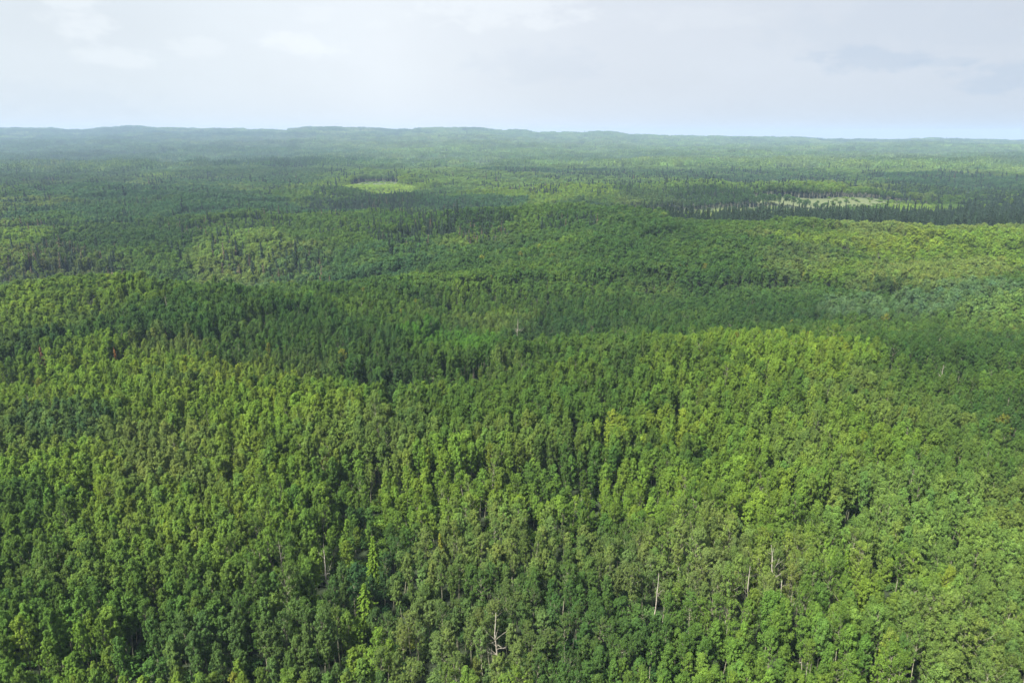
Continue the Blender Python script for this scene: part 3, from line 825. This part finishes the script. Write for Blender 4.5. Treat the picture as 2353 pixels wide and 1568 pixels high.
# ------------------------------------------------------------------ individual trees
def make_tree(name, parts, loc, rot, scl, tint, label, cat, group=None):
    t = bpy.data.objects.new(name, None)
    COL.objects.link(t)
    t.location = loc; t.rotation_euler = rot; t.scale = scl
    t.empty_display_size = .5
    t['label'] = label; t['category'] = cat
    if group: t['group'] = group
    for (pn, me) in parts:
        c = bpy.data.objects.new(pn, me)
        COL.objects.link(c)
        c.parent = t
        c['tint'] = [float(v) for v in tint]
    return t

MA = [two_meshes('aspen', *g_, M_BARK, M_LEAF) for g_ in geo_near + geo_open + geo_round]
MS = [two_meshes('spruce', *g_, M_DARKBARK, M_NEEDLE) for g_ in geo_spruce + geo_spthin]
ML = [two_meshes('conifer', *g_, M_DARKBARK, M_LEAF) for g_ in geo_larch]
MB = [two_meshes('bush', *g_, M_DARKBARK, M_LEAF) for g_ in geo_bush]
MD = []
for tg, bg_ in geo_dead:
    V, Q, lv = tg.arrays(); a = quads_to_mesh('dead_trunk', V, Q, [M_DEAD])
    V, Q, lv = bg_.arrays(); b = quads_to_mesh('dead_branches', V, Q, [M_DEAD])
    MD.append((a, b))

def colour_word(c):
    r, g_, b = c
    v = g_; w = r / g_
    if r > g_ * .98: return 'brownish'
    if w > .82: return 'yellow-green' if b < .45 * g_ else 'dull olive'
    if v > .15: return 'bright green' if b < .3 * g_ else 'pale green'
    if v > .10: return 'fresh green'
    if v > .075: return 'mid green'
    return 'dark green'

_ones = ['', 'first', 'second', 'third', 'fourth', 'fifth', 'sixth', 'seventh', 'eighth', 'ninth', 'tenth', 'eleventh', 'twelfth', 'thirteenth', 'fourteenth', 'fifteenth', 'sixteenth', 'seventeenth', 'eighteenth', 'nineteenth']
_tens = ['', '', 'twent', 'thirt', 'fort', 'fift', 'sixt', 'sevent', 'eight', 'ninet']
def nth(n):
    if n < 20: return _ones[n]
    t, o = divmod(n, 10)
    return _tens[t] + ('ieth' if o == 0 else 'y-' + _ones[o])

def row_labels(idx, look, per_row, ends, rowname):
    """each tree by its look, its place along its row (counted from the nearer end) and its row (counted upwards)"""
    order = sorted(idx, key=lambda i: -pyt[i])
    labels = {}
    for rn, k in enumerate(range(0, len(order), per_row)):
        row = sorted(order[k:k + per_row], key=lambda i: pxt[i])
        n = len(row)
        for j, i in enumerate(row):
            c, e_ = (j + 1, ends[0]) if j < n / 2 else (n - j, ends[1])
            labels[i] = '%s, %s from the %s in %s' % (look(i), nth(c), e_, rowname(rn))
    return labels

def aspen_look(i):
    return colour_word(TINT[i]) + (' open-crowned' if KIND[i] == 1 else ' round-crowned' if KIND[i] == 2 else ' tall' if hh[i] > 16 else ' short' if hh[i] < 12.5 else '') + ' aspen'
def aspen_labels(idx):
    return row_labels(idx, aspen_look, 20, ('left border', 'right border'), lambda r: 'the bottom row' if r == 0 else nth(r + 1) + ' row up')
def spruce_labels(idx):
    out_ = {}
    for (lo_, hi_, where) in ((1380, 9999, 'dark belt'), (820, 1380, 'middle wood'), (-99, 820, 'left valley')):
        part = [i for i in idx if lo_ <= pxt[i] < hi_]
        out_.update(row_labels(part, lambda i: ('dying' if KIND[i] == 4 else 'dark') + ' spruce', 40 if lo_ > 1300 else 25, ('left', 'right'),
                               lambda r: ('front row' if r == 0 else nth(r + 1) + ' row') + ' of the ' + where))
    return out_
def shrub_labels(idx):
    return row_labels(idx, lambda i: 'low leafy shrub', 12, ('left', 'right'), lambda r: ('front row' if r == 0 else nth(r + 1) + ' row') + ' of the clearing')

lab = aspen_labels(list(I_ASP)); lab.update(spruce_labels(list(I_SPR))); lab.update(shrub_labels(list(I_BUSH)))
for i in I_ASP:
    tr, crn = MA[PICK[i]]
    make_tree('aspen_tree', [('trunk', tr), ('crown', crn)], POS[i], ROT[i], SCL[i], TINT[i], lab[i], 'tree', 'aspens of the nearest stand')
for i in I_SPR:
    tr, crn = MS[PICK[i] if PICK[i] < 6 else PICK[i] % 4]
    dy = KIND[i] == 4
    where = 'in the dark belt at right' if pxt[i] > 1400 else 'in the middle of the wood near the centre' if pxt[i] > 850 else 'in the left valley'
    make_tree('spruce_tree', [('trunk', tr), ('crown', crn)], POS[i], ROT[i], SCL[i], TINT[i],
              lab[i], 'tree', ('dying' if dy else 'dark') + ' spruces ' + where)
for n_i, i in enumerate(I_BUSH):
    tr, crn = MB[PICK[i]]
    make_tree('shrub', [('stem', tr), ('foliage', crn)], POS[i], ROT[i], SCL[i], TINT[i], lab[i], 'shrub', 'shrubs in the clearings')

for (mrk, (x, y, z)) in zip(MARKS, mk):
    px, py, h, kind, label, var, wsc = mrk
    loc = (x, y, z - .1)
    rz = (0, .12 if 'leaning' in label else .02, 1.3 * var + px)
    if kind == 'dead':
        a, b = MD[var]
        zmax = max(v.co.z for v in b.vertices)
        s = h / zmax
        t = make_tree('dead_tree', [('trunk', a), ('branches', b)], loc, rz, (s * wsc, s * wsc, s), (.5, .5, .5), label, 'dead tree')
    else:
        a, b = ML[var] if kind == 'conifer' else MS[var % 4 if kind != 'orange' else 4]
        zmax = max(v.co.z for v in b.vertices)
        s = h / zmax
        tint = {'conifer': (.095, .165, .020) if var != 2 else (.15, .17, .025), 'orange': (.20, .10, .035) if px > 200 else (.10, .055, .035), 'spruce': (.03, .056, .034)}[kind]
        wq = s * wsc * (.8 if kind == 'conifer' else 1.2)
        t = make_tree('young_conifer' if kind == 'conifer' else 'spruce_tree', [('trunk', a), ('crown', b)], loc, rz, (wq, wq, s), tint, label, 'tree')

# ------------------------------------------------------------------ haze
def haze_fn(t, o):
    v = t.nodes.new('ShaderNodeVolumePrincipled')
    v.inputs['Color'].default_value = (.43, .60, .86, 1)
    v.inputs['Density'].default_value = 1.22e-4
    v.inputs['Anisotropy'].default_value = 0.0
    t.links.new(v.outputs[0], o.inputs['Volume'])
M_HAZE = mat('haze', haze_fn)
zlo = float(gz.min()) - 1.0
zhi = max(CAMZ + 2, float(np.max(fz)) + 22, float(gz.max()) + 22)
x0, x1, y0, y1 = -9100.0, 9100.0, -9100.0, 9100.0
V = np.array([(x0, y0, zlo), (x1, y0, zlo), (x1, y1, zlo), (x0, y1, zlo), (x0, y0, zhi), (x1, y0, zhi), (x1, y1, zhi), (x0, y1, zhi)])
Q = [(0, 3, 2, 1), (4, 5, 6, 7), (0, 1, 5, 4), (1, 2, 6, 5), (2, 3, 7, 6), (3, 0, 4, 7)]
hz = bpy.data.objects.new('haze', quads_to_mesh('haze', V, Q, [M_HAZE]))
COL.objects.link(hz)
hz['kind'] = 'stuff'; hz['label'] = 'pale blue summer haze over the far wood'; hz['category'] = 'haze'
print('trees', NT, 'asp', len(I_ASP), 'spr', len(I_SPR), 'bush', len(I_BUSH), 'patch', nf_, 'haze z', zlo, zhi, 'last aspen', dep[I_ASP].max(), pyt[I_ASP].min(), 'last spruce dist', dep[I_SPR].max())
